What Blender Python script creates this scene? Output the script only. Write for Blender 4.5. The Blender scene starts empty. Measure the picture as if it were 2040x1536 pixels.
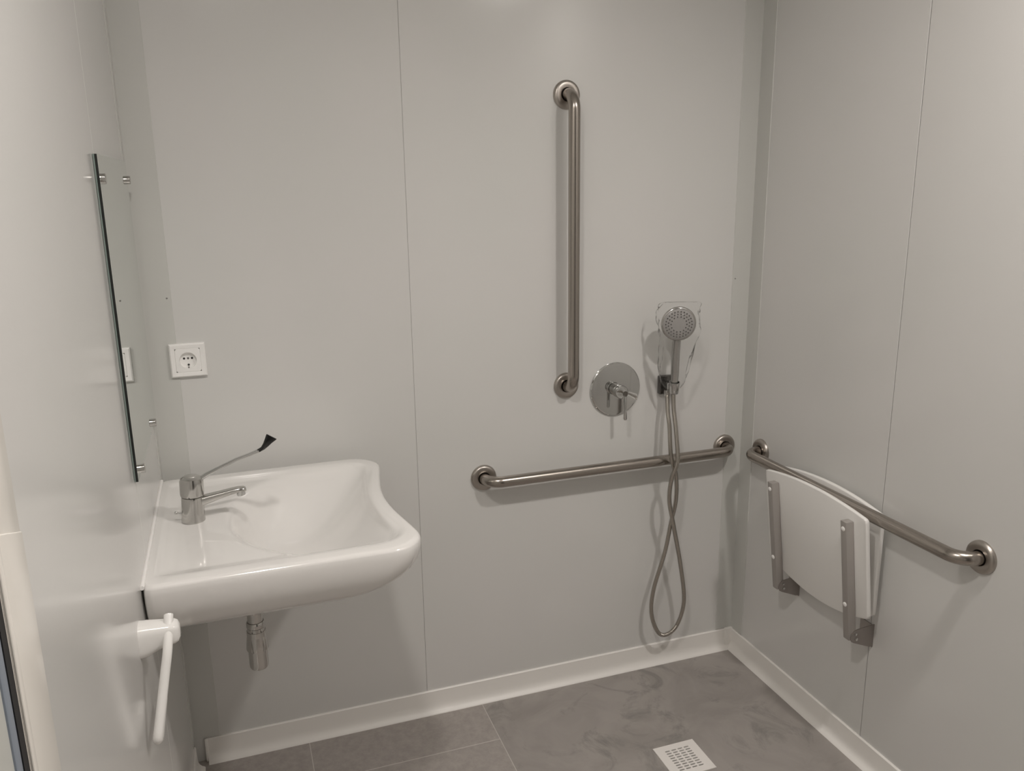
import bpy, bmesh, math, random
from mathutils import Vector, Matrix
random.seed(4)
scene = bpy.context.scene
COL = scene.collection

# ---------------------------------------------------------------- camera
CAM_POS = Vector((0.194, -2.1566, 1.5383))
YAW, PITCH, ROLL, FPX = -0.332, -0.2388, -0.0144, 1648.57
fw = Vector((-math.sin(YAW) * math.cos(PITCH), math.cos(YAW) * math.cos(PITCH), math.sin(PITCH)))
rt = fw.cross(Vector((0, 0, 1))).normalized()
up = rt.cross(fw)
r2 = rt * math.cos(ROLL) + up * math.sin(ROLL)
u2 = -rt * math.sin(ROLL) + up * math.cos(ROLL)
cam_data = bpy.data.cameras.new('camera')
cam = bpy.data.objects.new('camera', cam_data)
COL.objects.link(cam)
cam.matrix_world = Matrix(((r2.x, u2.x, -fw.x, CAM_POS.x), (r2.y, u2.y, -fw.y, CAM_POS.y), (r2.z, u2.z, -fw.z, CAM_POS.z), (0, 0, 0, 1)))
cam_data.sensor_fit = 'HORIZONTAL'
cam_data.sensor_width = 36.0
cam_data.lens = FPX / 2040 * 36.0
cam_data.clip_start = 0.01
scene.camera = cam

# ---------------------------------------------------------------- world, exposure
world = bpy.data.worlds.new('world')
scene.world = world
world.use_nodes = True
world.node_tree.nodes['Background'].inputs[0].default_value = (0.8, 0.85, 0.9, 1)
world.node_tree.nodes['Background'].inputs[1].default_value = 0.05
vs = scene.view_settings
vs.view_transform = 'Standard'
vs.look = 'None'
vs.exposure = 0.0
scene.cycles.max_bounces = 16
scene.cycles.diffuse_bounces = 8
scene.cycles.glossy_bounces = 6
scene.cycles.transparent_max_bounces = 16
vs.gamma = 1.0
vs.use_curve_mapping = False
LAMP_POWER = (10.6, 13.2)
LAMP_SPREAD = math.radians(164)
LAMP_COLOR = (1.0, 0.938, 0.885)
LAMPS = ((0.24, -1.48), (1.44, -1.48))

# room dimensions (metres)
W = 1.7113        # room width
DEPTH = 2.95      # room depth
H = 2.45          # ceiling height
BASE_H = 0.069

# ---------------------------------------------------------------- materials
def principled(name, color, rough=0.5, metal=0.0, coat=0.0, spec=0.5, ior=1.5):
    m = bpy.data.materials.new(name)
    m.use_nodes = True
    b = m.node_tree.nodes['Principled BSDF']
    b.inputs['Base Color'].default_value = (*color, 1)
    b.inputs['Roughness'].default_value = rough
    b.inputs['Metallic'].default_value = metal
    b.inputs['IOR'].default_value = ior
    b.inputs['Specular IOR Level'].default_value = spec
    b.inputs['Coat Weight'].default_value = coat
    return m

def add_noise_color(m, c1, c2, scale, detail=4, rough=0.6, lo=0.35, hi=0.65, stretch=(1, 1, 1)):
    nt = m.node_tree
    b = nt.nodes['Principled BSDF']
    tc = nt.nodes.new('ShaderNodeTexCoord')
    mp = nt.nodes.new('ShaderNodeMapping')
    mp.inputs['Scale'].default_value = stretch
    n = nt.nodes.new('ShaderNodeTexNoise')
    n.inputs['Scale'].default_value = scale
    n.inputs['Detail'].default_value = detail
    n.inputs['Roughness'].default_value = rough
    r = nt.nodes.new('ShaderNodeValToRGB')
    r.color_ramp.elements[0].position = lo
    r.color_ramp.elements[0].color = (*c1, 1)
    r.color_ramp.elements[1].position = hi
    r.color_ramp.elements[1].color = (*c2, 1)
    nt.links.new(tc.outputs['Object'], mp.inputs['Vector'])
    nt.links.new(mp.outputs['Vector'], n.inputs['Vector'])
    nt.links.new(n.outputs['Fac'], r.inputs['Fac'])
    nt.links.new(r.outputs['Color'], b.inputs['Base Color'])
    return tc, mp, n, r

def add_noise_bump(m, scale, strength, dist=0.001, stretch=(1, 1, 1), detail=3):
    nt = m.node_tree
    b = nt.nodes['Principled BSDF']
    tc = nt.nodes.new('ShaderNodeTexCoord')
    mp = nt.nodes.new('ShaderNodeMapping')
    mp.inputs['Scale'].default_value = stretch
    n = nt.nodes.new('ShaderNodeTexNoise')
    n.inputs['Scale'].default_value = scale
    n.inputs['Detail'].default_value = detail
    bp = nt.nodes.new('ShaderNodeBump')
    bp.inputs['Strength'].default_value = strength
    bp.inputs['Distance'].default_value = dist
    nt.links.new(tc.outputs['Object'], mp.inputs['Vector'])
    nt.links.new(mp.outputs['Vector'], n.inputs['Vector'])
    nt.links.new(n.outputs['Fac'], bp.inputs['Height'])
    nt.links.new(bp.outputs['Normal'], b.inputs['Normal'])

M = {}
M['panel'] = principled('wall_panel_lacquer', (0.68, 0.675, 0.66), 0.16)
add_noise_color(M['panel'], (0.672, 0.672, 0.655), (0.688, 0.68, 0.668), 2.0, 2)
M['joint'] = principled('panel_joint', (0.60, 0.595, 0.58), 0.6)
M['joint_dark'] = principled('panel_joint_sealant', (0.40, 0.395, 0.38), 0.6)
M['trim'] = principled('corner_trim_lacquer', (0.60, 0.602, 0.578), 0.28)
M['ceiling'] = principled('ceiling_paint', (0.82, 0.82, 0.80), 0.6)
M['skirting'] = principled('white_pvc_skirting', (0.86, 0.84, 0.81), 0.38)
M['ceramic'] = principled('white_ceramic', (0.81, 0.797, 0.78), 0.12, coat=0.5)
M['ceramic'].node_tree.nodes['Principled BSDF'].inputs['Coat Roughness'].default_value = 0.04
M['white_plastic'] = principled('white_plastic', (0.92, 0.91, 0.895), 0.28)
M['white_gloss'] = principled('white_nylon_gloss', (0.86, 0.85, 0.83), 0.18)
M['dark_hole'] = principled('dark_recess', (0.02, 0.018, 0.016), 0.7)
M['grey_hole'] = principled('grey_recess', (0.16, 0.15, 0.14), 0.6)
M['steel'] = principled('brushed_steel', (0.40, 0.365, 0.33), 0.23, 1.0)
add_noise_bump(M['steel'], 900, 0.08, 0.0004)
M['steel_satin'] = principled('satin_steel_flange', (0.46, 0.425, 0.39), 0.36, 1.0)
M['chrome'] = principled('polished_chrome', (0.60, 0.60, 0.59), 0.05, 1.0)
M['chrome_dull'] = principled('dull_chrome', (0.56, 0.55, 0.53), 0.16, 1.0)
M['hose'] = principled('steel_hose', (0.46, 0.43, 0.39), 0.26, 1.0)
M['alu'] = principled('grey_aluminium_arm', (0.40, 0.375, 0.355), 0.45, 0.35)
M['plate_dark'] = principled('dark_steel_bracket', (0.36, 0.33, 0.31), 0.38, 0.8)
M['seat'] = principled('white_seat_board', (0.80, 0.79, 0.77), 0.45)
M['shower_face'] = principled('grey_shower_face', (0.36, 0.35, 0.34), 0.45)
M['nozzle'] = principled('dark_nozzle_rubber', (0.12, 0.115, 0.11), 0.6)
M['black_glass_edge'] = principled('mirror_black_backing', (0.012, 0.014, 0.013), 0.3)
M['glass_edge'] = principled('mirror_glass_edge', (0.20, 0.25, 0.23), 0.15)
M['mirror'] = principled('mirror_silver', (0.84, 0.87, 0.85), 0.01, 1.0)
M['frame'] = principled('cream_door_frame', (0.78, 0.75, 0.70), 0.22)
M['gasket'] = principled('black_rubber_gasket', (0.015, 0.015, 0.017), 0.6)
M['door_blue'] = principled('blue_grey_door_edge', (0.26, 0.30, 0.36), 0.4)
M['door_leaf'] = principled('pale_door_leaf', (0.60, 0.61, 0.58), 0.4)
M['added_door'] = principled('added_door_dark_brown', (0.07, 0.062, 0.055), 0.5)
M['chrome_dark_reflection'] = principled('polished_chrome_painted_reflection', (0.16, 0.155, 0.15), 0.08, 1.0)
M['satin_handle'] = principled('satin_chrome_handle', (0.46, 0.455, 0.44), 0.22, 0.8)
M['black'] = principled('black_painted_reflection', (0.01, 0.01, 0.01), 0.2)
M['screw'] = principled('screw_head', (0.30, 0.29, 0.28), 0.4, 0.6)
M['lamp_rim'] = principled('white_lamp_rim', (0.8, 0.8, 0.8), 0.4)
M['drain_steel'] = principled('pale_satin_drain', (0.86, 0.83, 0.80), 0.42, 0.05)

def make_stone():
    m = principled('grey_stone_tile', (0.24, 0.22, 0.21), 0.55)
    nt = m.node_tree
    tc, mp, n, r = add_noise_color(m, (0.315, 0.288, 0.268), (0.43, 0.395, 0.372), 38, 8, 0.75, 0.3, 0.7)
    v = nt.nodes.new('ShaderNodeTexVoronoi')
    v.inputs['Scale'].default_value = 42
    vr = nt.nodes.new('ShaderNodeValToRGB')
    vr.color_ramp.elements[0].position = 0.035
    vr.color_ramp.elements[0].color = (1, 1, 1, 1)
    vr.color_ramp.elements[1].position = 0.075
    vr.color_ramp.elements[1].color = (0, 0, 0, 1)
    n2 = nt.nodes.new('ShaderNodeTexNoise')
    n2.inputs['Scale'].default_value = 17
    n2r = nt.nodes.new('ShaderNodeValToRGB')
    n2r.color_ramp.elements[0].position = 0.50
    n2r.color_ramp.elements[1].position = 0.62
    mul = nt.nodes.new('ShaderNodeMath')
    mul.operation = 'MULTIPLY'
    mix = nt.nodes.new('ShaderNodeMix')
    mix.data_type = 'RGBA'
    nt.links.new(tc.outputs['Object'], v.inputs['Vector'])
    nt.links.new(tc.outputs['Object'], n2.inputs['Vector'])
    nt.links.new(v.outputs['Distance'], vr.inputs['Fac'])
    nt.links.new(n2.outputs['Fac'], n2r.inputs['Fac'])
    nt.links.new(vr.outputs['Color'], mul.inputs[0])
    nt.links.new(n2r.outputs['Color'], mul.inputs[1])
    nt.links.new(mul.outputs[0], mix.inputs['Factor'])
    nt.links.new(r.outputs['Color'], mix.inputs['A'])
    mix.inputs['B'].default_value = (0.56, 0.53, 0.50, 1)
    nt.links.new(mix.outputs['Result'], nt.nodes['Principled BSDF'].inputs['Base Color'])
    return m
M['stone'] = make_stone()
M['grout'] = principled('pale_grout', (0.56, 0.53, 0.50), 0.8)
def make_tray():
    m = principled('grey_resin_shower_tray', (0.24, 0.22, 0.2), 0.42)
    nt = m.node_tree
    tc, mp, n, r = add_noise_color(m, (0.305, 0.282, 0.264), (0.365, 0.338, 0.318), 5.0, 6, 0.62, 0.36, 0.60)
    n.inputs['Distortion'].default_value = 0.9
    # dried water stains, patches with their own outline
    n2 = nt.nodes.new('ShaderNodeTexNoise')
    n2.inputs['Scale'].default_value = 6.5
    n2.inputs['Detail'].default_value = 7
    n2.inputs['Roughness'].default_value = 0.68
    n2.inputs['Distortion'].default_value = 1.2
    rr = nt.nodes.new('ShaderNodeValToRGB')
    rr.color_ramp.elements[0].position = 0.53
    rr.color_ramp.elements[0].color = (0, 0, 0, 1)
    rr.color_ramp.elements[1].position = 0.68
    rr.color_ramp.elements[1].color = (0.9, 0.9, 0.9, 1)
    mix = nt.nodes.new('ShaderNodeMix')
    mix.data_type = 'RGBA'
    mp2 = nt.nodes.new('ShaderNodeMapping')
    mp2.inputs['Location'].default_value = (3.1, 1.7, 0.4)
    nt.links.new(tc.outputs['Object'], mp2.inputs['Vector'])
    nt.links.new(mp2.outputs['Vector'], n2.inputs['Vector'])
    nt.links.new(n2.outputs['Fac'], rr.inputs['Fac'])
    nt.links.new(rr.outputs['Color'], mix.inputs['Factor'])
    nt.links.new(r.outputs['Color'], mix.inputs['A'])
    mix.inputs['B'].default_value = (0.225, 0.215, 0.20, 1)
    nt.links.new(mix.outputs['Result'], nt.nodes['Principled BSDF'].inputs['Base Color'])
    return m
M['tray'] = make_tray()
def make_film():
    m = bpy.data.materials.new('clear_plastic_film')
    m.use_nodes = True
    nt = m.node_tree
    nt.nodes.clear()
    out = nt.nodes.new('ShaderNodeOutputMaterial')
    mix = nt.nodes.new('ShaderNodeMixShader')
    tr = nt.nodes.new('ShaderNodeBsdfTransparent')
    tr.inputs['Color'].default_value = (0.985, 0.985, 0.985, 1)
    gl = nt.nodes.new('ShaderNodeBsdfGlossy')
    gl.inputs['Color'].default_value = (0.95, 0.95, 0.95, 1)
    gl.inputs['Roughness'].default_value = 0.12
    fr = nt.nodes.new('ShaderNodeFresnel')
    fr.inputs['IOR'].default_value = 1.10
    nt.links.new(fr.outputs['Fac'], mix.inputs['Fac'])
    nt.links.new(tr.outputs[0], mix.inputs[1])
    nt.links.new(gl.outputs[0], mix.inputs[2])
    nt.links.new(mix.outputs[0], out.inputs['Surface'])
    return m
M['film'] = make_film()
def make_emit(strength):
    m = bpy.data.materials.new('lamp_diffuser')
    m.use_nodes = True
    b = m.node_tree.nodes['Principled BSDF']
    b.inputs['Base Color'].default_value = (0.9, 0.9, 0.9, 1)
    b.inputs['Emission Color'].default_value = (*LAMP_COLOR, 1)
    b.inputs['Emission Strength'].default_value = strength
    return m

# ---------------------------------------------------------------- mesh helpers
def obj(name, bm, mat, parent=None, smooth=None, loc=None):
    me = bpy.data.meshes.new(name)
    bmesh.ops.recalc_face_normals(bm, faces=bm.faces)
    bm.to_mesh(me)
    bm.free()
    if smooth is not None:
        for p in me.polygons:
            p.use_smooth = True
        me.set_sharp_from_angle(angle=math.radians(smooth))
    me.materials.append(M[mat] if isinstance(mat, str) else mat)
    o = bpy.data.objects.new(name, me)
    COL.objects.link(o)
    if parent is not None:
        o.parent = parent
        o.matrix_parent_inverse = Matrix.Translation(-parent_world(parent))
    if loc is not None:
        o.location = loc
    return o

def parent_world(p):
    v = Vector(p.location)
    q = p.parent
    if q is not None and p.matrix_parent_inverse != Matrix():
        return Vector((0, 0, 0)) + v + p.matrix_parent_inverse.to_translation() + parent_world(q)
    if q is not None:
        v = v + parent_world(q)
    return v

def thing(name, label, cat, loc, group=None):
    o = bpy.data.objects.new(name, None)
    COL.objects.link(o)
    o.empty_display_size = 0.05
    o.location = loc
    o['label'] = label
    o['category'] = cat
    if group:
        o['group'] = group
    return o

def struct(name, bm, mat, label=None, smooth=None):
    o = obj(name, bm, mat, None, smooth)
    o['kind'] = 'structure'
    if label:
        o['label'] = label
    return o

def box(bm, x0, x1, y0, y1, z0, z1, bev=0.0, seg=2):
    vs_ = [bm.verts.new((x, y, z)) for x in (x0, x1) for y in (y0, y1) for z in (z0, z1)]
    f = [(0, 1, 3, 2), (4, 6, 7, 5), (0, 4, 5, 1), (2, 3, 7, 6), (0, 2, 6, 4), (1, 5, 7, 3)]
    fs = [bm.faces.new([vs_[i] for i in q]) for q in f]
    if bev > 0:
        es = list({e for q in fs for e in q.edges})
        bmesh.ops.bevel(bm, geom=es, offset=bev, segments=seg, profile=0.5, affect='EDGES')
    return bm

def bx(*a, **k):
    return box(bmesh.new(), *a, **k)

def frame_axes(d):
    d = d.normalized()
    a = Vector((0, 0, 1)) if abs(d.z) < 0.9 else Vector((1, 0, 0))
    u = d.cross(a).normalized()
    return u, d.cross(u).normalized()

def lathe(bm, profile, origin, axis, n=32, cap0=True, cap1=True):
    """profile: list of (radius, distance along axis)"""
    origin, axis = Vector(origin), Vector(axis).normalized()
    u, v = frame_axes(axis)
    rings = []
    for r, h in profile:
        rings.append([bm.verts.new(origin + axis * h + (u * math.cos(t) + v * math.sin(t)) * r)
                      for t in (2 * math.pi * i / n for i in range(n))])
    for a, b in zip(rings, rings[1:]):
        for i in range(n):
            j = (i + 1) % n
            bm.faces.new((a[i], a[j], b[j], b[i]))
    if cap0:
        bm.faces.new(rings[0][::-1])
    if cap1:
        bm.faces.new(rings[-1])
    return bm

def lt(*a, **k):
    return lathe(bmesh.new(), *a, **k)

def catmull(pts, n=12, closed=False):
    pts = [Vector(p) for p in pts]
    out = []
    m = len(pts)
    for i in range(m - 1):
        p0 = pts[max(i - 1, 0)]
        p1, p2 = pts[i], pts[i + 1]
        p3 = pts[min(i + 2, m - 1)]
        for k in range(n):
            t = k / n
            out.append(0.5 * ((2 * p1) + (p2 - p0) * t + (2 * p0 - 5 * p1 + 4 * p2 - p3) * t * t + (3 * p1 - p0 - 3 * p2 + p3) * t ** 3))
    out.append(pts[-1])
    return out

def tube(bm, path, radius, n=16, caps=True):
    """radius: number or function(index, count)"""
    path = [Vector(p) for p in path]
    m = len(path)
    tang = []
    for i in range(m):
        tang.append((path[min(i + 1, m - 1)] - path[max(i - 1, 0)]).normalized())
    u, _ = frame_axes(tang[0])
    rings = []
    for i in range(m):
        t = tang[i]
        u = (u - t * u.dot(t)).normalized()
        v = t.cross(u)
        r = radius(i, m) if callable(radius) else radius
        rings.append([bm.verts.new(path[i] + (u * math.cos(a) + v * math.sin(a)) * r) for a in (2 * math.pi * k / n for k in range(n))])
    for a, b in zip(rings, rings[1:]):
        for k in range(n):
            j = (k + 1) % n
            bm.faces.new((a[k], a[j], b[j], b[k]))
    if caps:
        bm.faces.new(rings[0][::-1])
        bm.faces.new(rings[-1])
    return bm

def resample(path, step):
    path = [Vector(p) for p in path]
    out = [path[0]]
    acc = 0.0
    for a, b in zip(path, path[1:]):
        L = (b - a).length
        pos = step - acc
        while pos <= L:
            out.append(a.lerp(b, pos / L))
            pos += step
        acc = (acc + L) % step if L > 0 else acc
    out.append(path[-1])
    return out

def arc(center, a, b, r, n=10):
    """quarter arc from center+a*r to center+b*r"""
    c, a, b = Vector(center), Vector(a), Vector(b)
    return [c + a * r * math.cos(t) + b * r * math.sin(t) for t in (math.pi / 2 * i / n for i in range(n + 1))]

# ================================================================ THE ROOM
# ---- back wall: two lacquered panels with a vertical joint
SEAM_X = 0.6555
wb = struct('wall_back', bx(-0.1, W + 0.1, 0.0018, 0.1, -0.05, H + 0.05), 'joint')
for x0, x1 in ((0.0, SEAM_X - 0.0005), (SEAM_X + 0.0005, W)):
    obj('panel', bx(x0, x1, 0.0, 0.0019, 0.0, H, bev=0.0007), 'panel', wb)
# ---- right wall
wr = struct('wall_right', bx(W + 0.0018, W + 0.1, -DEPTH, 0.012, -0.05, H + 0.05), 'joint_dark')
ys = [0.0, -0.6117, -1.62, -DEPTH]
for a, b in zip(ys, ys[1:]):
    obj('panel', bx(W, W + 0.0019, b + (0.0011 if b > -2.9 else 0), a - (0.0011 if a < 0 else 0), 0.0, H, bev=0.0007), 'panel', wr)
# ---- left wall (door opening begins at y = -1.45)
wl = struct('wall_left', bx(-0.1, -0.0018, -1.45, 0.012, -0.05, H + 0.05), 'joint')
for a, b in ((0.0, -0.5145), (-0.5155, -1.40)):
    obj('panel', bx(-0.0019, 0.0, b, a, 0.0, H, bev=0.0007), 'panel', wl)
obj('panel', bx(-0.1, 0.0, -DEPTH, -2.40, -0.05, H + 0.05), 'panel', wl)
obj('panel', bx(-0.1, 0.0, -2.40, -1.40, 2.08, H + 0.05), 'panel', wl)
# ---- front wall and ceiling (behind and above the camera)
wfb = bx(-0.1, 0.50, -DEPTH - 0.1, -DEPTH, -0.05, H + 0.05)
box(wfb, 1.40, W + 0.1, -DEPTH - 0.1, -DEPTH, -0.05, H + 0.05)
box(wfb, 0.50, 1.40, -DEPTH - 0.1, -DEPTH, 2.05, H + 0.05)
wf = struct('wall_front', wfb, 'panel')
d2 = struct('added_dark_door', bx(0.50, 1.40, -DEPTH - 0.1, -DEPTH - 0.06, 0.0, 2.05), 'added_door')  # unseen door, added to give the chrome something dark to reflect
obj('added_door_handle', tube(bmesh.new(), [(1.30, -DEPTH - 0.06, 1.02), (1.30, -DEPTH - 0.02, 1.02), (1.20, -DEPTH - 0.015, 1.02)], 0.009, 12), 'chrome_dull', d2, 60)
ce = struct('ceiling', bx(-0.1, W + 0.1, -DEPTH - 0.1, 0.1, H, H + 0.1), 'ceiling')

# ---- floor: stone tiles on the left, resin shower tray on the right
TRAY_X = 0.819
DR = (1.203, 1.329, -0.513, -0.388)   # drain opening x0 x1 y0 y1
flb = bx(-0.1, DR[0], -DEPTH - 0.1, 0.1, -0.08, -0.0004)
box(flb, DR[1], W + 0.1, -DEPTH - 0.1, 0.1, -0.08, -0.0004)
box(flb, DR[0], DR[1], -DEPTH - 0.1, DR[2], -0.08, -0.0004)
box(flb, DR[0], DR[1], DR[3], 0.1, -0.08, -0.0004)
fl = struct('floor', flb, 'grout')
tile_x = [0.0, 0.304, TRAY_X]
tile_y = [0.0, -0.196, -0.616, -1.036, -1.456, -1.876, -2.296, -2.716, -DEPTH]
g = 0.0011
for a, b in zip(tile_y, tile_y[1:]):
    for x0, x1 in zip(tile_x, tile_x[1:]):
        obj('floor_tile', bx(x0 + g, x1 - g, b + g, a - g, -0.02, 0.0, bev=0.0006, seg=1), 'stone', fl)
TRAY_Y = -1.30
def tray_mesh():
    bm = bmesh.new()
    x0, x1, y0, y1 = TRAY_X + g, W, TRAY_Y, 0.0
    a, b, c, d = DR
    for p in ((x0, a, y0, y1), (b, x1, y0, y1), (a, b, y0, c), (a, b, d, y1)):
        box(bm, p[0], p[1], p[2], p[3], -0.02, 0.0)
    bmesh.ops.remove_doubles(bm, verts=bm.verts, dist=1e-5)
    return bm
obj('shower_tray', tray_mesh(), 'tray', fl)
for a, b in zip([TRAY_Y - 0.003, -1.72, -2.14, -2.56], [-1.72, -2.14, -2.56, -DEPTH]):
    for x0, x1 in ((TRAY_X, 1.33), (1.33, W)):
        obj('floor_tile', bx(x0 + g, x1 - g, b + g, a - g, -0.02, 0.0, bev=0.0006, seg=1), 'stone', fl)

# ---- coved skirting
def skirting(p0, p1, n, name, e0=0.0, e1=0.0):
    """extruded cove profile from p0 to p1 along the wall, n points into the room"""
    prof = [(0, 0), (0.0, BASE_H), (0.004, BASE_H), (0.0062, BASE_H - 0.002), (0.0075, 0.030), (0.0085, 0.020),
            (0.0115, 0.0125), (0.017, 0.0065), (0.0235, 0.0032), (0.025, 0.0)]
    p0, p1, n = Vector(p0), Vector(p1), Vector(n)
    bm = bmesh.new()
    d = (p1 - p0).normalized()
    A = [bm.verts.new(p0 + n * a + Vector((0, 0, b)) + d * (e0 * a)) for a, b in prof]
    B = [bm.verts.new(p1 + n * a + Vector((0, 0, b)) - d * (e1 * a)) for a, b in prof]
    for i in range(len(prof)):
        j = (i + 1) % len(prof)
        bm.faces.new((A[i], A[j], B[j], B[i]))
    bm.faces.new(A)
    bm.faces.new(B[::-1])
    return struct(name, bm, 'skirting', None, 40)
bb = skirting((0.034, 0, 0), (W, 0, 0), (0, -1, 0), 'baseboard_back', 0, 1)
br_ = skirting((W, 0, 0), (W, -DEPTH, 0), (-1, 0, 0), 'baseboard_right', 1, 0)
bl_ = skirting((0, -0.03, 0), (0, -1.36, 0), (1, 0, 0), 'baseboard_left', 0, 0)
# corner cap where the two visible skirtings meet, and the loose end piece on the left
bm = bx(W - 0.030, W - 0.001, -0.0125, -0.001, 0.001, BASE_H + 0.0035, bev=0.003)
obj('corner_cap', bm, 'skirting', bb, 40)
bm = bx(0.028, 0.036, -0.010, -0.0005, 0.0, BASE_H, bev=0.002)
obj('end_cap', bm, 'skirting', bb, 40)

# ---- L-shaped corner trims
def corner_trim(name, cx, sx, leg_b, leg_s):
    t = 0.0022
    bm = bmesh.new()
    prof = [(0, 0), (leg_b, 0), (leg_b, -t * 0.5), (leg_b - t * 0.5, -t), (t, -t), (t, -leg_s + t * 0.5), (t * 0.5, -leg_s), (0, -leg_s)]
    A = [bm.verts.new((cx + sx * a, b, BASE_H + 0.002)) for a, b in prof]
    B = [bm.verts.new((cx + sx * a, b, H)) for a, b in prof]
    for i in range(len(prof)):
        j = (i + 1) % len(prof)
        bm.faces.new((A[i], A[j], B[j], B[i]))
    bm.faces.new(A)
    bm.faces.new(B[::-1])
    return struct(name, bm, 'trim')
t1 = corner_trim('trim_1', 0.0, 1, 0.069, 0.040)
t2 = corner_trim('trim_2', W, -1, 0.062, 0.063)
obj('screw', lt([(0.0022, 0.002), (0.0022, 0.0029), (0.0012, 0.0032)], (0.059, 0, 1.282), (0, -1, 0), 12), 'screw', t1)
obj('screw', lt([(0.0022, 0.002), (0.0022, 0.0029), (0.0012, 0.0032)], (1.658, 0, 1.250), (0, -1, 0), 12), 'screw', t2)

# ---- door frame and door on the left, close to the camera
d1 = struct('door_1', bx(-0.028, 0.001, -2.38, -1.488, 0.01, 2.06), 'door_leaf')
obj('leaf_edge', bx(-0.028, 0.003, -1.488, -1.472, 0.01, 2.06, bev=0.002), 'door_blue', d1, 40)
obj('gasket', bx(-0.03, 0.0035, -1.472, -1.458, 0.0, 2.08), 'gasket', d1)
obj('jamb', bx(-0.06, 0.004, -1.458, -1.371, 0.0, 2.10, bev=0.0015), 'frame', d1, 40)
def cover_strip():
    bm = bmesh.new()
    v_ = [bm.verts.new((x, y, z)) for x in (0.003, 0.0054) for y, z in ((-1.457, 0.0), (-1.3715, 0.0), (-1.3715, 1.2465), (-1.457, 1.278))]
    fs_ = [bm.faces.new([v_[k] for k in q]) for q in ((0, 1, 2, 3), (4, 7, 6, 5), (0, 4, 5, 1), (1, 5, 6, 2), (2, 6, 7, 3), (3, 7, 4, 0))]
    bmesh.ops.bevel(bm, geom=list({e for q in fs_ for e in q.edges}), offset=0.0011, segments=3, profile=0.5, affect='EDGES')
    return bm
obj('cover_strip', cover_strip(), 'frame', d1, 40)
obj('jamb_ridge', bx(0.004, 0.0066, -1.457, -1.446, 0.0, 1.272, bev=0.0012, seg=3), 'frame', d1, 40)
obj('head_frame', bx(-0.06, 0.010, -2.40, -1.362, 2.08, 2.16, bev=0.003), 'frame', d1, 40)

# ================================================================ LAMPS
for i, (lx, ly) in enumerate(LAMPS):
    lab = ('round white ceiling downlight nearer the door side' if i == 0 else 'round white ceiling downlight over the shower side')
    t = thing('ceiling_lamp', lab, 'lamp', (lx, ly, H), 'ceiling downlights')
    obj('rim', lt([(0.062, 0.0), (0.085, 0.0), (0.085, 0.006), (0.080, 0.012), (0.066, 0.014), (0.062, 0.010)], (lx, ly, H), (0, 0, -1), 40, False, False), 'lamp_rim', t, 40)
    ld = bpy.data.lights.new('downlight', 'AREA')
    ld.shape = 'DISK'
    ld.size = 0.12
    ld.spread = LAMP_SPREAD
    ld.energy = LAMP_POWER[i]
    ld.color = LAMP_COLOR
    lo = bpy.data.objects.new('downlight', ld)
    COL.objects.link(lo)
    lo.location = (lx, ly, H - 0.009)
    obj('diffuser', lt([(0.062, 0.003), (0.062, 0.006)], (lx, ly, H), (0, 0, -1), 40), make_emit(2.0), t)

# ================================================================ GRAB BARS
def grab_bar(label, p0, p1, n):
    """p0, p1: flange centres on the wall, n: wall normal into the room"""
    p0, p1, n = Vector(p0), Vector(p1), Vector(n)
    d = (p1 - p0).normalized()
    t = thing('grab_bar', label, 'grab bar', p0, 'brushed steel grab bars')
    off, R = 0.056, 0.042
    path = [p0 + n * 0.001] + arc(p0 + n * (off - R) + d * R, -d, n, R, 14) + arc(p1 + n * (off - R) - d * R, n, d, R, 14) + [p1 + n * 0.001]
    full = []
    for a, b in zip(path, path[1:]):
        full.append(a)
        L = (b - a).length
        if L > 0.1:
            k = 24
            full += [a.lerp(b, i / k) for i in range(1, k)]
    full.append(path[-1])
    obj('rail', tube(bmesh.new(), full, 0.0160, 24), 'steel', t, 50)
    for p in (p0, p1):
        prof = [(0.0182, 0.0005), (0.0182, 0.0098), (0.0200, 0.0108), (0.0300, 0.0108), (0.0345, 0.0094), (0.0372, 0.0060), (0.0380, 0.0015), (0.0380, 0.0)]
        fo = obj('flange', lt(prof, p, n, 48, False, False), 'steel_satin', t, 35)
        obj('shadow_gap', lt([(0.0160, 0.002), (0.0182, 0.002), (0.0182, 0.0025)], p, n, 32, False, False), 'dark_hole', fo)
    return t
grab_bar('upright brushed steel grab bar above the round shower valve', (1.1028, 0, 0.9683), (1.1028, 0, 1.7682), (0, -1, 0))
grab_bar('horizontal steel grab bar on the back wall behind the shower hose', (0.8466, 0, 0.7193), (1.6466, 0, 0.7193), (0, -1, 0))
grab_bar('steel grab bar on the right wall passing through the folded seat', (W, -0.1083, 0.7273), (W, -0.9085, 0.7273), (-1, 0, 0))

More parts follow.
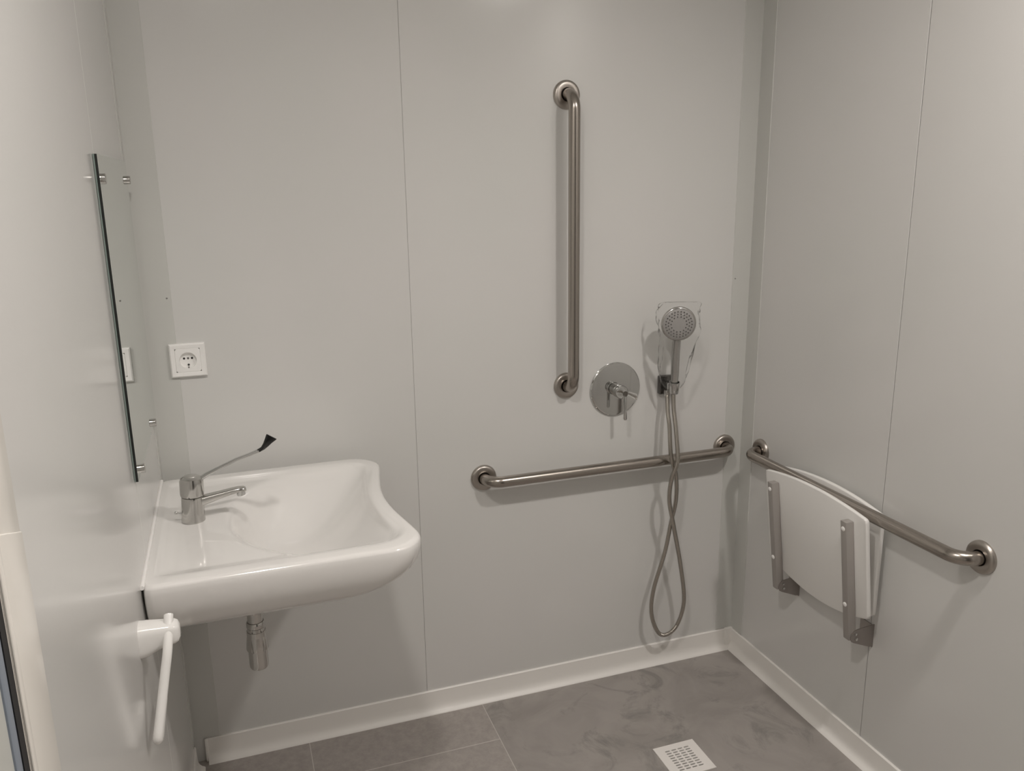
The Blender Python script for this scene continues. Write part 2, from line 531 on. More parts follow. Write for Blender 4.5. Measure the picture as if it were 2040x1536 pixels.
# ================================================================ WASHBASIN
ZR = 0.84           # rim height
YC, HWD = -0.3465, 0.3015
def basin_outline(inset_back, inset_side, inset_front, n=160, rc=0.075, concave=0.030, rb=0.012):
    """closed outline in x,y (back edge at x=0); resampled"""
    xb = 0.003 + inset_back
    xf = 0.532 - inset_front
    hw_ = HWD - inset_side
    pts = []
    def cor(cx, cy, a0, a1, r, k=14):
        for i in range(k + 1):
            a = math.radians(a0 + (a1 - a0) * i / k)
            pts.append(Vector((cx + r * math.cos(a), cy + r * math.sin(a))))
    # start back-far, go along far side to the front, concave front, near side, back
    cor(xb + rb, hw_ - rb, 180, 90, rb, 6)
    cor(xf - rc, hw_ - rc, 90, 8, rc)
    k = 24
    y0 = hw_ - rc + rc * math.sin(math.radians(8))
    for i in range(1, k):
        s = -1 + 2 * i / k
        y = -s * y0
        pts.append(Vector((xf - concave * (math.cos(s * math.pi / 2) ** 1.3) - 0.0006, y)))
    cor(xf - rc, -hw_ + rc, -8, -90, rc)
    cor(xb + rb, -hw_ + rb, -90, -180, rb, 6)
    # resample by arc length, fixed start
    loop = pts + [pts[0]]
    cum = [0]
    for a, b in zip(loop, loop[1:]):
        cum.append(cum[-1] + (b - a).length)
    out = []
    j = 0
    for i in range(n):
        s = cum[-1] * i / n
        while cum[j + 1] < s:
            j += 1
        f_ = (s - cum[j]) / max(cum[j + 1] - cum[j], 1e-9)
        q = loop[j].lerp(loop[j + 1], f_)
        out.append(Vector((q.x, q.y + YC)))
    return out

def smin(a, b, k):
    h = max(k - abs(a - b), 0) / k
    return min(a, b) - h * h * k * 0.25

def sstep(t):
    t = min(max(t, 0.0), 1.0)
    return t * t * t * (t * (6 * t - 15) + 10)
def basin_depth(x, y):
    v = abs(y - YC)
    u = min(max((x - 0.14) / 0.34, 0), 1)
    xb = 0.140 + 0.075 * (v / 0.20) ** 2.2
    xfr = 0.499 - 0.029 * math.cos(min(v / 0.255, 1) * math.pi / 2) ** 1.3
    side = 0.254 - v
    def crisp(t, k):
        t = min(max(t, 0.0), 1.0)
        r_ = 1 - (1 - t) ** k
        return r_ * sstep(t * 14) if t < 0.0715 else r_
    a = sstep((x - xb) / 0.095)
    b = crisp((xfr - x) / 0.19, 2.0)
    c0 = side / 0.185
    c = sstep(c0 * 1.05) * (1 - u) + crisp(c0, 2.2) * u
    return 0.122 * a * b * c

def washbasin():
    t = thing('washbasin', 'white ceramic wall-hung washbasin with curved-in front edge', 'washbasin', (0.0, YC, 0.70))
    N = 160
    bm = bmesh.new()
    rings = []
    def ring(o, z):
        rings.append([bm.verts.new((p.x, p.y, z(p) if callable(z) else z)) for p in o])
    O = basin_outline(0, 0, 0, N)
    # underside up to the rim
    tz = [1.0, 0.995, 0.98, 0.95, 0.90, 0.83, 0.74, 0.64, 0.52, 0.40, 0.28, 0.16, 0.06]
    for q in tz:
        r_ = max((1 - q ** 2.3), 0.0) ** (1 / 2.3)
        rx = 0.42 + 0.58 * r_
        ry = 0.50 + 0.50 * r_
        ring([Vector((p.x * rx if p.x > 0.02 else p.x, YC + (p.y - YC) * ry)) for p in O], ZR - 0.012 - 0.128 * q)
    # rounded rim
    for k in range(1, 7):
        a = math.pi / 2 * k / 6
        ins = 0.011 * (1 - math.cos(a))
        ring(basin_outline(min(ins, 0.004), ins, ins, N), ZR - 0.011 + 0.011 * math.sin(a))
    # flat of the rim, then the small step to the deck
    ring(basin_outline(0.016, 0.030, 0.022, N), ZR)
    ring(basin_outline(0.020, 0.040, 0.028, N), ZR - 0.0006)
    base = basin_outline(0.024, 0.046, 0.033, N)
    K = 46
    ctr = Vector((0.31, YC))
    for k in range(K):
        s = 1 - k / K
        ring([ctr + (p - ctr) * s for p in base], lambda p: ZR - 0.003 - 0.004 * min(1, max(0, (1 - s) * 12)) - basin_depth(p.x, p.y))
    for a, b in zip(rings, rings[1:]):
        for i in range(N):
            j = (i + 1) % N
            bm.faces.new((a[i], a[j], b[j], b[i]))
    bm.faces.new(rings[0][::-1])
    bm.faces.new(rings[-1])
    obj('bowl', bm, 'ceramic', t, 60)
    # silicone bead along the wall
    obj('sealant_bead', tube(bmesh.new(), [(0.003, YC - HWD + 0.004, ZR - 0.002), (0.003, YC + HWD - 0.004, ZR - 0.002)], 0.0042, 10), 'white_plastic', t, 60)
    # waste fitting in the bottom of the bowl
    zb = ZR - 0.007 - basin_depth(0.215, YC) - 0.0005
    obj('waste_ring', lt([(0.012, 0.0), (0.030, 0.001), (0.032, 0.0)], (0.215, YC, zb), (0, 0, 1), 32), 'chrome', t, 40)
    return t
washbasin()

# ---- single-lever tap with long medical lever
FX, FY, FZ = 0.083, -0.328, ZR - 0.0068
tp = thing('basin_tap', 'chrome single-lever tap with long paddle lever on the washbasin', 'tap', (FX, FY, FZ))
ax = Vector((0.045, 0, 1)).normalized()
obj('body', lt([(0.0250, 0.0), (0.0250, 0.003), (0.0240, 0.010), (0.0228, 0.052), (0.0222, 0.0555)], (FX, FY, FZ), ax, 40), 'chrome_dull', tp, 40)
cp = obj('cap', lt([(0.0200, 0.054), (0.0218, 0.0572), (0.0242, 0.0585), (0.0250, 0.064), (0.0246, 0.090), (0.0225, 0.0975), (0.0160, 0.1010), (0.006, 0.1022)], (FX, FY, FZ), ax, 40), 'chrome_dull', tp, 40)
obj('hot_cold_dot', lt([(0.003, 0), (0.003, 0.0012)], (FX - 0.001, FY - 0.0226, FZ + 0.060), (0, -1, 0), 16), 'dark_hole', cp)
def flat_bar(sections):
    """sections: (centre, half width vector, half thickness vector)"""
    bm = bmesh.new()
    rr = []
    for c, w_, h_ in sections:
        c, w_, h_ = Vector(c), Vector(w_), Vector(h_)
        rr.append([bm.verts.new(c + w_ * math.cos(a) * (abs(math.cos(a)) ** -0.35 if abs(math.cos(a)) > 1e-6 else 0) + h_ * math.sin(a) * (abs(math.sin(a)) ** -0.35 if abs(math.sin(a)) > 1e-6 else 0))
                   for a in (2 * math.pi * k / 16 for k in range(16))])
    for a, b in zip(rr, rr[1:]):
        for k in range(16):
            j = (k + 1) % 16
            bm.faces.new((a[k], a[j], b[j], b[k]))
    bm.faces.new(rr[0][::-1])
    bm.faces.new(rr[-1])
    return bm
sec = []
LV = [(0.098, 0.922, 0.0075, 0.0050, 0.85, 0.5), (0.120, 0.9345, 0.0068, 0.0044, 0.92, 0.40), (0.150, 0.947, 0.0062, 0.0038, 0.93, 0.38), (0.182, 0.960, 0.0060, 0.0036, 0.93, 0.36),
      (0.212, 0.9685, 0.0060, 0.0036, 0.94, 0.35), (0.232, 0.975, 0.0062, 0.0038, 0.9, 0.43)]
for x, z, wd, th, dx, dz in LV:
    dv = Vector((dx, 0, dz)).normalized()
    sec.append(((x, FY, z), (0, wd, 0), Vector((-dv.z, 0, dv.x)) * th))
obj('lever', flat_bar(sec), 'chrome', tp, 50)
# paddle end, twisted towards the front of the basin, its dark reflection painted black
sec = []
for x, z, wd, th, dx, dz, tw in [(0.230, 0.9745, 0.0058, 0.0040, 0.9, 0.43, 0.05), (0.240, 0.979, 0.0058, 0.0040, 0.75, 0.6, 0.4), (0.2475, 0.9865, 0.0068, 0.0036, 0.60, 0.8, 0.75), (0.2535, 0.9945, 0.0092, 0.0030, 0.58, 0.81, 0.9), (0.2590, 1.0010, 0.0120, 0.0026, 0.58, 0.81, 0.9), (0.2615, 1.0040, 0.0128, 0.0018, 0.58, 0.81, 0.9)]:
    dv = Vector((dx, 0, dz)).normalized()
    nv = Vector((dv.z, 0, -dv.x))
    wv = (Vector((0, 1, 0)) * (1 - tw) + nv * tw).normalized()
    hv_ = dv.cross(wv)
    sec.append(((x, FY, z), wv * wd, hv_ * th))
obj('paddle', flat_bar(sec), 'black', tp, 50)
sec = []
for x, z, wd, th in [(0.090, 0.874, 0.0140, 0.0120), (0.110, 0.8775, 0.0125, 0.0105), (0.140, 0.884, 0.0115, 0.0080), (0.165, 0.8890, 0.0110, 0.0066), (0.182, 0.8915, 0.0108, 0.0060), (0.193, 0.8915, 0.0100, 0.0052), (0.1975, 0.8905, 0.0075, 0.0035)]:
    sec.append(((x, FY, z), (0, wd, 0), Vector((-0.2, 0, 0.98)) * th))
obj('spout', flat_bar(sec), 'chrome_dull', tp, 50)
obj('aerator', lt([(0.0098, -0.004), (0.0098, 0.006), (0.0090, 0.0085), (0.0072, 0.0088)], (0.186, FY, 0.8865), (0.12, 0, -1), 24), 'chrome', tp, 40)
obj('lift_rod_knob', lt([(0.0022, 0), (0.0022, 0.008), (0.0036, 0.010), (0.0036, 0.013), (0.002, 0.015)], (FX - 0.0225, FY, FZ + 0.020), (-1, 0, 0.15), 14), 'chrome', tp, 40)

# ---- chrome waste tailpiece below the bowl
SX, SY = 0.190, -0.355
tr = thing('basin_waste', 'chrome waste tailpiece with flared slotted collar under the washbasin', 'drain pipe', (SX, SY, 0.466))
obj('pipe', lt([(0.0170, 0.56), (0.0170, 0.7005)], (SX, SY, 0), (0, 0, 1), 32), 'chrome_dull', tr, 40)
cl = obj('collar', lt([(0.0172, 0.582), (0.0188, 0.5825), (0.0202, 0.580), (0.0205, 0.5705), (0.0190, 0.5685)], (SX, SY, 0), (0, 0, 1), 32, False, False), 'chrome_dull', tr, 40)
def slotted_cone():
    bm = bmesh.new()
    n = 96
    rings = []
    for z, r in ((0.568, 0.0188), (0.560, 0.0198), (0.545, 0.0214), (0.528, 0.0236), (0.516, 0.0248), (0.514, 0.0242), (0.514, 0.0205)):
        ring = []
        for k in range(n):
            a = 2 * math.pi * k / n
            slot = (k % 16) in (0, 1)
            rr = r - (0.0028 if slot and z < 0.567 and z > 0.5145 else 0)
            ring.append(bm.verts.new((SX + rr * math.cos(a), SY + rr * math.sin(a), z)))
        rings.append(ring)
    for a, b in zip(rings, rings[1:]):
        for k in range(n):
            j = (k + 1) % n
            bm.faces.new((a[k], a[j], b[j], b[k]))
    return bm
obj('slotted_sleeve', slotted_cone(), 'chrome_dull', tr, 30)
obj('cup', lt([(0.0150, 0.466), (0.0190, 0.467), (0.0208, 0.4705), (0.0212, 0.476), (0.0212, 0.560)], (SX, SY, 0), (0, 0, 1), 40), 'chrome_dull', tr, 40)

# ================================================================ MIRROR on stand-offs (left wall)
MY0, MY1, MZ0, MZ1 = -0.535, -0.045, 1.004, 1.5985
mi = thing('wall_mirror', 'frameless mirror on steel stand-offs on the left wall above the washbasin', 'mirror', (0.0006, (MY0 + MY1) / 2, MZ0))
obj('glass', bx(0.0071, 0.0075, MY0, MY1, MZ0, MZ1), 'mirror', mi)
obj('backing', bx(0.0030, 0.0072, MY0 - 0.0002, MY1 + 0.0002, MZ0 - 0.0002, MZ1 + 0.0002), 'black_glass_edge', mi)
obj('glass_edge', bx(0.0006, 0.0031, MY0 - 0.0002, MY1 + 0.0002, MZ0 - 0.0002, MZ1 + 0.0002), 'glass_edge', mi)
for y, z in ((-0.512, 1.557), (-0.062, 1.559), (-0.470, 1.009), (-0.137, 1.012)):
    obj('standoff', lt([(0.0092, 0.0), (0.0092, 0.0140), (0.0082, 0.0150)], (0, y, z), (1, 0, 0), 28), 'chrome_dull', mi, 40)

# ================================================================ POWER OUTLET (back wall)
OX, OZ, OS = 0.0504 + 0.0415, 1.0865 + 0.0415, 0.0415
po = thing('power_outlet', 'white square wall socket on the back wall beside the corner', 'socket', (OX, 0, OZ))
def square_ring(outer, inner_r, y0, y1, n=48, bev=0.003):
    """square plate with a round hole; front at y1"""
    bm = bmesh.new()
    def sq(a, h):
        c, s = math.cos(a), math.sin(a)
        k = h / max(abs(c), abs(s))
        return c * k, s * k
    loops = []
    for kind, par, y in (('s', outer, y0), ('s', outer, y1 + bev), ('s', outer - bev, y1), ('c', inner_r, y1), ('c', inner_r, y0)):
        lp = []
        for i in range(n):
            a = 2 * math.pi * (i + 0.5) / n
            x, z = sq(a, par) if kind == 's' else (par * math.cos(a), par * math.sin(a))
            lp.append(bm.verts.new((OX + x, y, OZ + z)))
        loops.append(lp)
    for a, b in zip(loops, loops[1:]):
        for i in range(n):
            j = (i + 1) % n
            bm.faces.new((a[i], a[j], b[j], b[i]))
    return bm
def square_frame(outer, inner, y0, y1, bev):
    bm = bmesh.new()
    loops = []
    for h, y in ((outer, y0), (outer, y1 + bev), (outer - bev, y1), (inner + 0.004, y1 + 0.0008), (inner, y1 + 0.0022), (inner, y0)):
        loops.append([bm.verts.new((OX + sx * h, y, OZ + sz * h)) for sx, sz in ((-1, -1), (1, -1), (1, 1), (-1, 1))])
    for a, b in zip(loops, loops[1:]):
        for i in range(4):
            j = (i + 1) % 4
            bm.faces.new((a[i], a[j], b[j], b[i]))
    return bm
obj('frame', square_frame(OS, 0.0292, 0.0, -0.0125, 0.003), 'white_plastic', po, 25)
ins = obj('insert', square_ring(0.0290, 0.0200, 0.0, -0.0112, 48, 0.0006), 'white_plastic', po, 25)
obj('well', lt([(0.0200, 0.0110), (0.0197, 0.0010), (0.001, 0.0008)], (OX, 0, OZ), (0, -1, 0), 48, False, True), 'white_plastic', ins, 40)
for dx, dz, r, m_ in ((-0.0092, 0.0035, 0.0027, 'dark_hole'), (0.0, 0.0035, 0.0027, 'grey_hole'), (0.0092, 0.0035, 0.0027, 'dark_hole')):
    obj('pin_hole', lt([(r, 0.0), (r, 0.0006)], (OX + dx, -0.0007, OZ + dz), (0, -1, 0), 16), m_, ins)
obj('earth_clip', bx(OX - 0.0014, OX + 0.0014, -0.0075, -0.0008, OZ - 0.0198, OZ - 0.0172, bev=0.0004), 'grey_hole', ins)
obj('earth_hole', lt([(0.0026, 0.0), (0.0026, 0.0006)], (OX, -0.0007, OZ - 0.0128), (0, -1, 0), 16), 'dark_hole', ins)

# ================================================================ SHOWER VALVE
VX, VZ = 1.260, 0.943
va = thing('shower_valve', 'round chrome shower valve plate with lever handle on the back wall', 'shower valve', (VX, 0, VZ))
obj('plate', lt([(0.0800, 0.0), (0.0812, 0.002), (0.0805, 0.0055), (0.0785, 0.0072), (0.0740, 0.0080), (0.001, 0.0080)], (VX, 0, VZ), (0, -1, 0), 72), 'chrome', va, 25)
obj('neck', lt([(0.0175, 0.007), (0.0175, 0.020), (0.0165, 0.021)], (VX, 0, VZ), (0, -1, 0), 32), 'chrome_dull', va, 40)
kn = obj('knob', lt([(0.0165, 0.0205), (0.0195, 0.0215), (0.0200, 0.024), (0.0200, 0.034), (0.0195, 0.036), (0.0200, 0.038), (0.0200, 0.048), (0.0170, 0.055), (0.0115, 0.064), (0.0085, 0.070)], (VX, 0, VZ), (0, -1, 0), 32), 'chrome', va, 40)
obj('lever', flat_bar([((VX + 0.0005, -0.064, VZ - 0.004), (0.0066, 0, 0), (0, 0.0052, 0)), ((VX + 0.001, -0.066, VZ - 0.020), (0.0058, 0, 0), (0, 0.0042, 0)), ((VX + 0.0015, -0.067, VZ - 0.048), (0.0056, 0, 0), (0, 0.0038, 0)), ((VX + 0.002, -0.068, VZ - 0.076), (0.0056, 0, 0), (0, 0.0036, 0)), ((VX + 0.002, -0.068, VZ - 0.079), (0.0035, 0, 0), (0, 0.0025, 0))]), 'chrome', va, 50)

# ================================================================ HAND SHOWER
BX_, BZ_ = 1.430, 0.943
hb = thing('shower_bracket', 'square chrome wall bracket holding the hand shower and hose', 'bracket', (BX_, 0, BZ_))
obj('base', bx(BX_ - 0.0285, BX_ + 0.0285, -0.018, 0.0, BZ_ - 0.0285, BZ_ + 0.0285, bev=0.004, seg=3), 'chrome_dark_reflection', hb, 40)  # polished chrome base, dark reflections painted into its colour
obj('arm', bx(BX_ - 0.014, BX_ + 0.014, -0.046, -0.016, BZ_ - 0.014, BZ_ + 0.012, bev=0.003, seg=3), 'chrome', hb, 40)
ck = obj('cradle', lt([(0.0135, -0.020), (0.0150, -0.018), (0.0158, 0.012), (0.0158, 0.016), (0.0132, 0.016), (0.0125, -0.016)], (BX_ - 0.004, -0.060, BZ_ + 0.004), (-0.05, -0.22, 1), 28, False, False), 'chrome', hb, 40)
obj('outlet_nut', lt([(0.0085, 0.0), (0.0085, 0.016), (0.0070, 0.018)], (BX_ - 0.016, -0.040, BZ_ - 0.010), (-0.05, -0.1, -1), 20), 'chrome_dull', hb, 40)

hs = thing('hand_shower', 'chrome hand shower with round grey nozzle face', 'shower head', (BX_ - 0.004, -0.060, BZ_))
HB = Vector((BX_ - 0.003, -0.056, BZ_ - 0.018))
HT = Vector((1.4165, -0.0835, 1.112))
hpath = catmull([HB, HB.lerp(HT, 0.33), HB.lerp(HT, 0.7) + Vector((0, 0.002, 0)), HT, HT + Vector((0.0, 0.001, 0.016))], 8)
def hr(i, m):
    s = i / (m - 1)
    return 0.0085 + 0.0035 * min(1, s * 4)
obj('handle', tube(bmesh.new(), hpath, hr, 24), 'satin_handle', hs, 50)
HN = Vector((-0.33, -0.93, -0.10)).normalized()
HC = Vector((1.4130, -0.092, 1.1435))
hd = obj('head', lt([(0.008, -0.020), (0.026, -0.017), (0.040, -0.010), (0.0488, -0.001), (0.0505, 0.005), (0.0500, 0.009), (0.0475, 0.0115), (0.0455, 0.0118)], HC, HN, 56, True, False), 'chrome_dull', hs, 40)
obj('face', lt([(0.0455, 0.0112), (0.0440, 0.0122), (0.020, 0.0135), (0.0005, 0.0138)], HC, HN, 56, False, True), 'shower_face', hd, 40)
bm = bmesh.new()
hu, hv = frame_axes(HN)
for rr_, cnt in ((0.0225, 14), (0.0300, 20), (0.0375, 26)):
    for k in range(cnt):
        a = 2 * math.pi * (k + (0.5 if rr_ > 0.025 and rr_ < 0.035 else 0)) / cnt
        lathe(bm, [(0.0019, 0.0118), (0.0019, 0.0144), (0.0011, 0.0150)], HC + (hu * math.cos(a) + hv * math.sin(a)) * rr_, HN, 8)
nz = obj('nozzles', bm, 'nozzle', hd)
nz['kind'] = 'stuff'

hose_pts = [(1.4125, -0.044, 0.918), (1.407, -0.060, 0.870), (1.406, -0.074, 0.829), (1.404, -0.092, 0.744), (1.424, -0.090, 0.680), (1.435, -0.077, 0.596), (1.424, -0.070, 0.516), (1.409, -0.065, 0.420),
            (1.377, -0.060, 0.300), (1.371, -0.060, 0.218), (1.394, -0.060, 0.149), (1.424, -0.062, 0.131), (1.462, -0.064, 0.159), (1.482, -0.068, 0.242), (1.460, -0.075, 0.375),
            (1.423, -0.086, 0.522), (1.402, -0.094, 0.606), (1.401, -0.106, 0.679), (1.416, -0.110, 0.732), (1.421, -0.088, 0.816), (1.4235, -0.066, 0.880), (1.4265, -0.056, 0.926)]
hp = resample(catmull(hose_pts, 16), 0.0021)
ho = obj('shower_hose', tube(bmesh.new(), hp, lambda i, m: 0.0068 if i % 2 else 0.0056, 12), 'hose', None, 60)
ho['label'] = 'twisted flexible steel shower hose looping down below the hand shower'
ho['category'] = 'hose'

# clear plastic sleeve still wrapped round the hand shower
def sleeve():
    bm = bmesh.new()
    rnd = random.Random(11)
    levels = [(0.945, 1.418, -0.066, 0.022, 0.018), (0.965, 1.417, -0.068, 0.034, 0.024), (1.00, 1.415, -0.074, 0.043, 0.026), (1.05, 1.413, -0.084, 0.048, 0.028),
              (1.09, 1.412, -0.092, 0.053, 0.032), (1.12, 1.412, -0.096, 0.0585, 0.034), (1.145, 1.412, -0.098, 0.061, 0.034), (1.17, 1.412, -0.098, 0.0615, 0.032),
              (1.184, 1.412, -0.097, 0.0600, 0.026), (1.197, 1.414, -0.096, 0.0575, 0.015), (1.205, 1.418, -0.096, 0.052, 0.007), (1.203, 1.420, -0.099, 0.030, 0.002)]
    n = 36
    pts_ = catmull([Vector((l[1], l[2], l[0])) for l in levels], 3)
    rad = catmull([Vector((l[3], l[4], 0)) for l in levels], 3)
    side = Vector((0.94, -0.33, 0))
    dep = Vector((-0.33, -0.94, 0))
    rings = []
    ph = [rnd.uniform(0, 6.28) for _ in range(8)]
    for i, (c, r) in enumerate(zip(pts_, rad)):
        ring = []
        for k in range(n):
            a = 2 * math.pi * k / n
            w_ = 1 + 0.06 * math.sin(3 * a + ph[0] + i * 0.35) + 0.05 * math.sin(7 * a + ph[1] - i * 0.6) + 0.03 * math.sin(11 * a + i * 0.9) + rnd.uniform(-0.012, 0.012)
            ring.append(bm.verts.new(c + side * r.x * math.cos(a) * w_ + dep * r.y * math.sin(a) * w_))
        rings.append(ring)
    for a, b in zip(rings, rings[1:]):
        for k in range(n):
            j = (k + 1) % n
            bm.faces.new((a[k], a[j], b[j], b[k]))
    return bm
sl = obj('plastic_sleeve', sleeve(), 'film', None, 180)
sl['label'] = 'clear crinkled plastic bag wrapped around the hand shower head'
sl['category'] = 'plastic bag'

# ================================================================ FOLDING SHOWER SEAT (right wall)
ss = thing('folding_shower_seat', 'white folding shower seat folded up against the right wall', 'shower seat', (W, -0.4635, 0.34))
def board(yc, hw_, z_top, sag_top, z_bot, sag_bot, x_of_z, th, rc=0.010):
    """curved board: outline in (y,z), plane tilted by x_of_z (front surface), thickness towards the wall"""
    out = []
    k = 22
    def top(y):
        return z_top + sag_top * (1 - ((y - yc) / hw_) ** 2)
    def bot(y):
        return z_bot - sag_bot * (1 - ((y - yc) / hw_) ** 2)
    for i in range(k + 1):
        y = yc - hw_ + rc * 0.6 + (2 * hw_ - rc * 1.2) * i / k
        out.append((y, top(y)))
    out.append((yc + hw_ - rc * 0.12, top(yc + hw_) - rc * 0.25))
    out.append((yc + hw_, top(yc + hw_) - rc))
    out.append((yc + hw_, bot(yc + hw_) + rc))
    out.append((yc + hw_ - rc * 0.12, bot(yc + hw_) + rc * 0.25))
    for i in range(k + 1):
        y = yc + hw_ - rc * 0.6 - (2 * hw_ - rc * 1.2) * i / k
        out.append((y, bot(y)))
    out.append((yc - hw_ + rc * 0.12, bot(yc - hw_) + rc * 0.25))
    out.append((yc - hw_, bot(yc - hw_) + rc))
    out.append((yc - hw_, top(yc - hw_) - rc))
    out.append((yc - hw_ + rc * 0.12, top(yc - hw_) - rc * 0.25))
    bm = bmesh.new()
    cz = (z_top + z_bot) / 2
    loops = []
    for dx, ins in ((0.003, 0.0), (0.0008, 0.0012), (0.0, 0.0035)):
        lp = []
        for y, z in out:
            d_ = Vector((yc - y, cz - z)).normalized() * ins
            lp.append(bm.verts.new((x_of_z(z) + dx, y + d_.x, z + d_.y)))
        loops.insert(0, lp)
    loops.append([bm.verts.new((x_of_z(z) + th - 0.002, y, z)) for y, z in out])
    lp = []
    for y, z in out:
        d_ = Vector((yc - y, cz - z)).normalized() * 0.002
        lp.append(bm.verts.new((x_of_z(z) + th, y + d_.x, z + d_.y)))
    loops.append(lp)
    m = len(out)
    for a, b in zip(loops, loops[1:]):
        for i in range(m):
            j = (i + 1) % m
            bm.faces.new((a[i], a[j], b[j], b[i]))
    bm.faces.new(loops[0][::-1])
    bm.faces.new(loops[-1])
    return bm
def front_x(z):
    return W - 0.063 - (z - 0.455) / 0.28 * 0.035
obj('seat_board', board(-0.4635, 0.2005, 0.731, 0.019, 0.458, 0.042, front_x, 0.012), 'seat', ss, 50)
obj('back_board', board(-0.4480, 0.2010, 0.727, 0.021, 0.452, 0.020, lambda z: W - 0.034 + 0.012 * (0.73 - z) / 0.28 * 0, 0.012), 'seat', ss, 50)
for ya in (-0.612, -0.315):
    zb, zt = 0.378, 0.712
    def fx(z):
        return front_x(z) - 0.0245
    bm = bmesh.new()
    a_ = [bm.verts.new((fx(z) + dx, ya + dy, z)) for z in (zb, zt) for dx, dy in ((0, -0.0105), (0, 0.0105), (0.0240, 0.0105), (0.0240, -0.0105))]
    fs = [bm.faces.new([a_[i] for i in q]) for q in ((0, 1, 2, 3), (4, 7, 6, 5), (0, 4, 5, 1), (1, 5, 6, 2), (2, 6, 7, 3), (3, 7, 4, 0))]
    bmesh.ops.bevel(bm, geom=list({e for q in fs for e in q.edges}), offset=0.002, segments=2, profile=0.5, affect='EDGES')
    am = obj('support_arm', bm, 'alu', ss, 40)
    for z in (0.692, 0.480):
        dn = Vector((-1, 0, -0.125)).normalized()
        obj('bolt_cap', lt([(0.0062, -0.001), (0.0062, 0.0012), (0.0045, 0.0024), (0.001, 0.0028)], (fx(z), ya, z), dn, 20), 'white_plastic', am, 50)
    # bracket plate from the wall to the hinge
    bm = bmesh.new()
    xh = fx(0.385) + 0.012
    prof = [(W, 0.345), (W, 0.408), (xh + 0.012, 0.404), (xh + 0.002, 0.401), (xh - 0.006, 0.392), (xh - 0.008, 0.382), (xh - 0.004, 0.372), (xh + 0.004, 0.367), (W - 0.012, 0.346)]
    A = [bm.verts.new((x, ya - 0.0128, z + 0.003)) for x, z in prof]
    B = [bm.verts.new((x, ya - 0.0103, z + 0.003)) for x, z in prof]
    for i in range(len(prof)):
        j = (i + 1) % len(prof)
        bm.faces.new((A[i], A[j], B[j], B[i]))
    bm.faces.new(A)
    bm.faces.new(B[::-1])
    bk = obj('wall_bracket', bm, 'plate_dark', ss)
    obj('wall_plate', bx(W - 0.003, W, ya - 0.0125, ya + 0.035, 0.345, 0.408, bev=0.001), 'plate_dark', bk, 40)
    obj('hinge_pin', lt([(0.0042, 0.0), (0.0042, 0.003), (0.0022, 0.0048)], (xh + 0.010, ya - 0.0130, 0.381), (0, -1, 0), 18), 'chrome', bk, 40)
    obj('stop_pin', lt([(0.0035, 0.0), (0.0035, 0.0026), (0.0015, 0.004)], (xh + 0.0075, ya - 0.0130, 0.3955), (0, -1, 0), 18), 'chrome', bk, 40)

# ================================================================ TOILET-ROLL HOLDER (left wall)
ph = thing('toilet_roll_holder', 'glossy white swing-arm holder on the left wall just below the washbasin', 'paper holder', (0.0, -0.73, 0.755))
def holder_block():
    bm = bmesh.new()
    secs = [(0.0, 0.0300, 0.0245, 0.782), (0.012, 0.0290, 0.0230, 0.7825), (0.030, 0.0235, 0.0212, 0.786), (0.046, 0.0200, 0.0200, 0.788), (0.056, 0.0192, 0.0190, 0.788), (0.062, 0.0165, 0.0160, 0.788), (0.0655, 0.0095, 0.0090, 0.788)]
    n = 28
    rings = []
    for x, hz, hy, zc in secs:
        ring = []
        for k in range(n):
            a = 2 * math.pi * k / n
            c, s = math.cos(a), math.sin(a)
            e = 0.55
            ring.append(bm.verts.new((x, -0.727 + hy * math.copysign(abs(c) ** e, c), zc + hz * math.copysign(abs(s) ** e, s))))
        rings.append(ring)
    for a, b in zip(rings, rings[1:]):
        for k in range(n):
            j = (k + 1) % n
            bm.faces.new((a[k], a[j], b[j], b[k]))
    bm.faces.new(rings[0][::-1])
    bm.faces.new(rings[-1])
    return bm
obj('mount', holder_block(), 'white_gloss', ph, 60)
arm_pts = [(0.0490, -0.719, 0.8165), (0.0485, -0.725, 0.810), (0.0450, -0.757, 0.773), (0.0385, -0.772, 0.740), (0.0315, -0.787, 0.705), (0.0245, -0.802, 0.670), (0.0195, -0.812, 0.645), (0.0185, -0.808, 0.6355), (0.0185, -0.795, 0.632), (0.0185, -0.770, 0.632), (0.0185, -0.690, 0.632), (0.0185, -0.682, 0.632)]
obj('swing_arm', tube(bmesh.new(), catmull(arm_pts, 8), lambda i, m: 0.0080 if 2 < i < m - 3 else 0.0068 if 0 < i < m - 1 else 0.0045, 20), 'white_gloss', ph, 60)

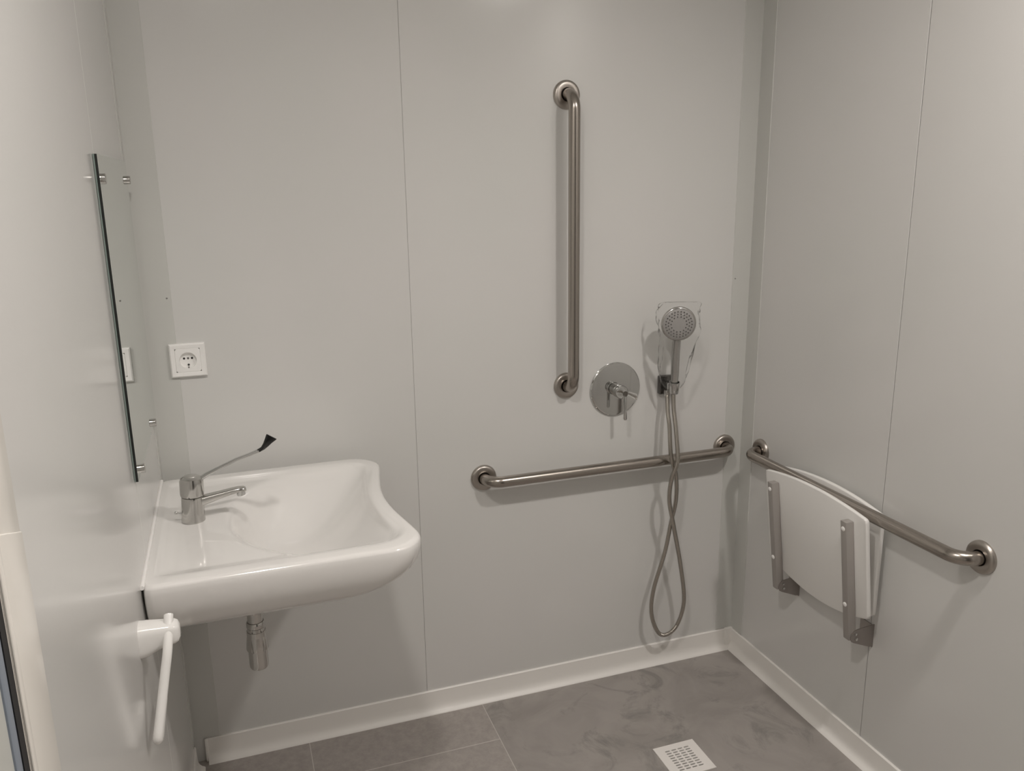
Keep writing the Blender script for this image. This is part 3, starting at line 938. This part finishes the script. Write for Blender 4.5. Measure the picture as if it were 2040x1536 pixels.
# ================================================================ FLOOR DRAIN
fd = thing('floor_drain', 'square pale metal floor drain with slotted grate in the shower tray', 'drain', ((DR[0] + DR[1]) / 2, (DR[2] + DR[3]) / 2, 0.0))
def slot_points(cx, cy, hl, hr_, k=5):
    p = []
    for i in range(k + 1):
        a = -math.pi / 2 + math.pi * i / k
        p.append((cx + hl - hr_ + hr_ * math.cos(a), cy + hr_ * math.sin(a)))
    for i in range(k + 1):
        a = math.pi / 2 + math.pi * i / k
        p.append((cx - hl + hr_ + hr_ * math.cos(a), cy + hr_ * math.sin(a)))
    return p
def grate():
    cu = bpy.data.curves.new('grate', 'CURVE')
    cu.dimensions = '2D'
    cu.fill_mode = 'BOTH'
    cu.extrude = 0.0016
    def spl(pts_):
        s = cu.splines.new('POLY')
        s.points.add(len(pts_) - 1)
        for q, (x, y) in zip(s.points, pts_):
            q.co = (x, y, 0, 1)
        s.use_cyclic_u = True
    a, b, c, d = DR
    spl([(a, c), (b, c), (b, d), (a, d)])
    cx, cy = (a + b) / 2, (c + d) / 2
    for i in range(4):
        for j in range(9):
            spl(slot_points(cx + (i - 1.5) * 0.0195 + 0.0, cy + (j - 4) * 0.0098, 0.0078, 0.0022))
    tmp = bpy.data.objects.new('grate_tmp', cu)
    COL.objects.link(tmp)
    bpy.context.view_layer.update()
    me = bpy.data.meshes.new_from_object(tmp.evaluated_get(bpy.context.evaluated_depsgraph_get()))
    bpy.data.objects.remove(tmp)
    bm = bmesh.new()
    bm.from_mesh(me)
    bmesh.ops.translate(bm, verts=bm.verts, vec=(0, 0, 0.0006))
    return bm
obj('grate', grate(), 'drain_steel', fd)
def sump():
    bm = bmesh.new()
    a, b, c, d = DR
    v_ = [bm.verts.new(p) for p in ((a, c, -0.001), (b, c, -0.001), (b, d, -0.001), (a, d, -0.001), (a, c, -0.018), (b, c, -0.018), (b, d, -0.018), (a, d, -0.018))]
    for q in ((0, 1, 5, 4), (1, 2, 6, 5), (2, 3, 7, 6), (3, 0, 4, 7), (4, 5, 6, 7)):
        bm.faces.new([v_[i] for i in q])
    return bm
obj('sump', sump(), 'dark_hole', fd)
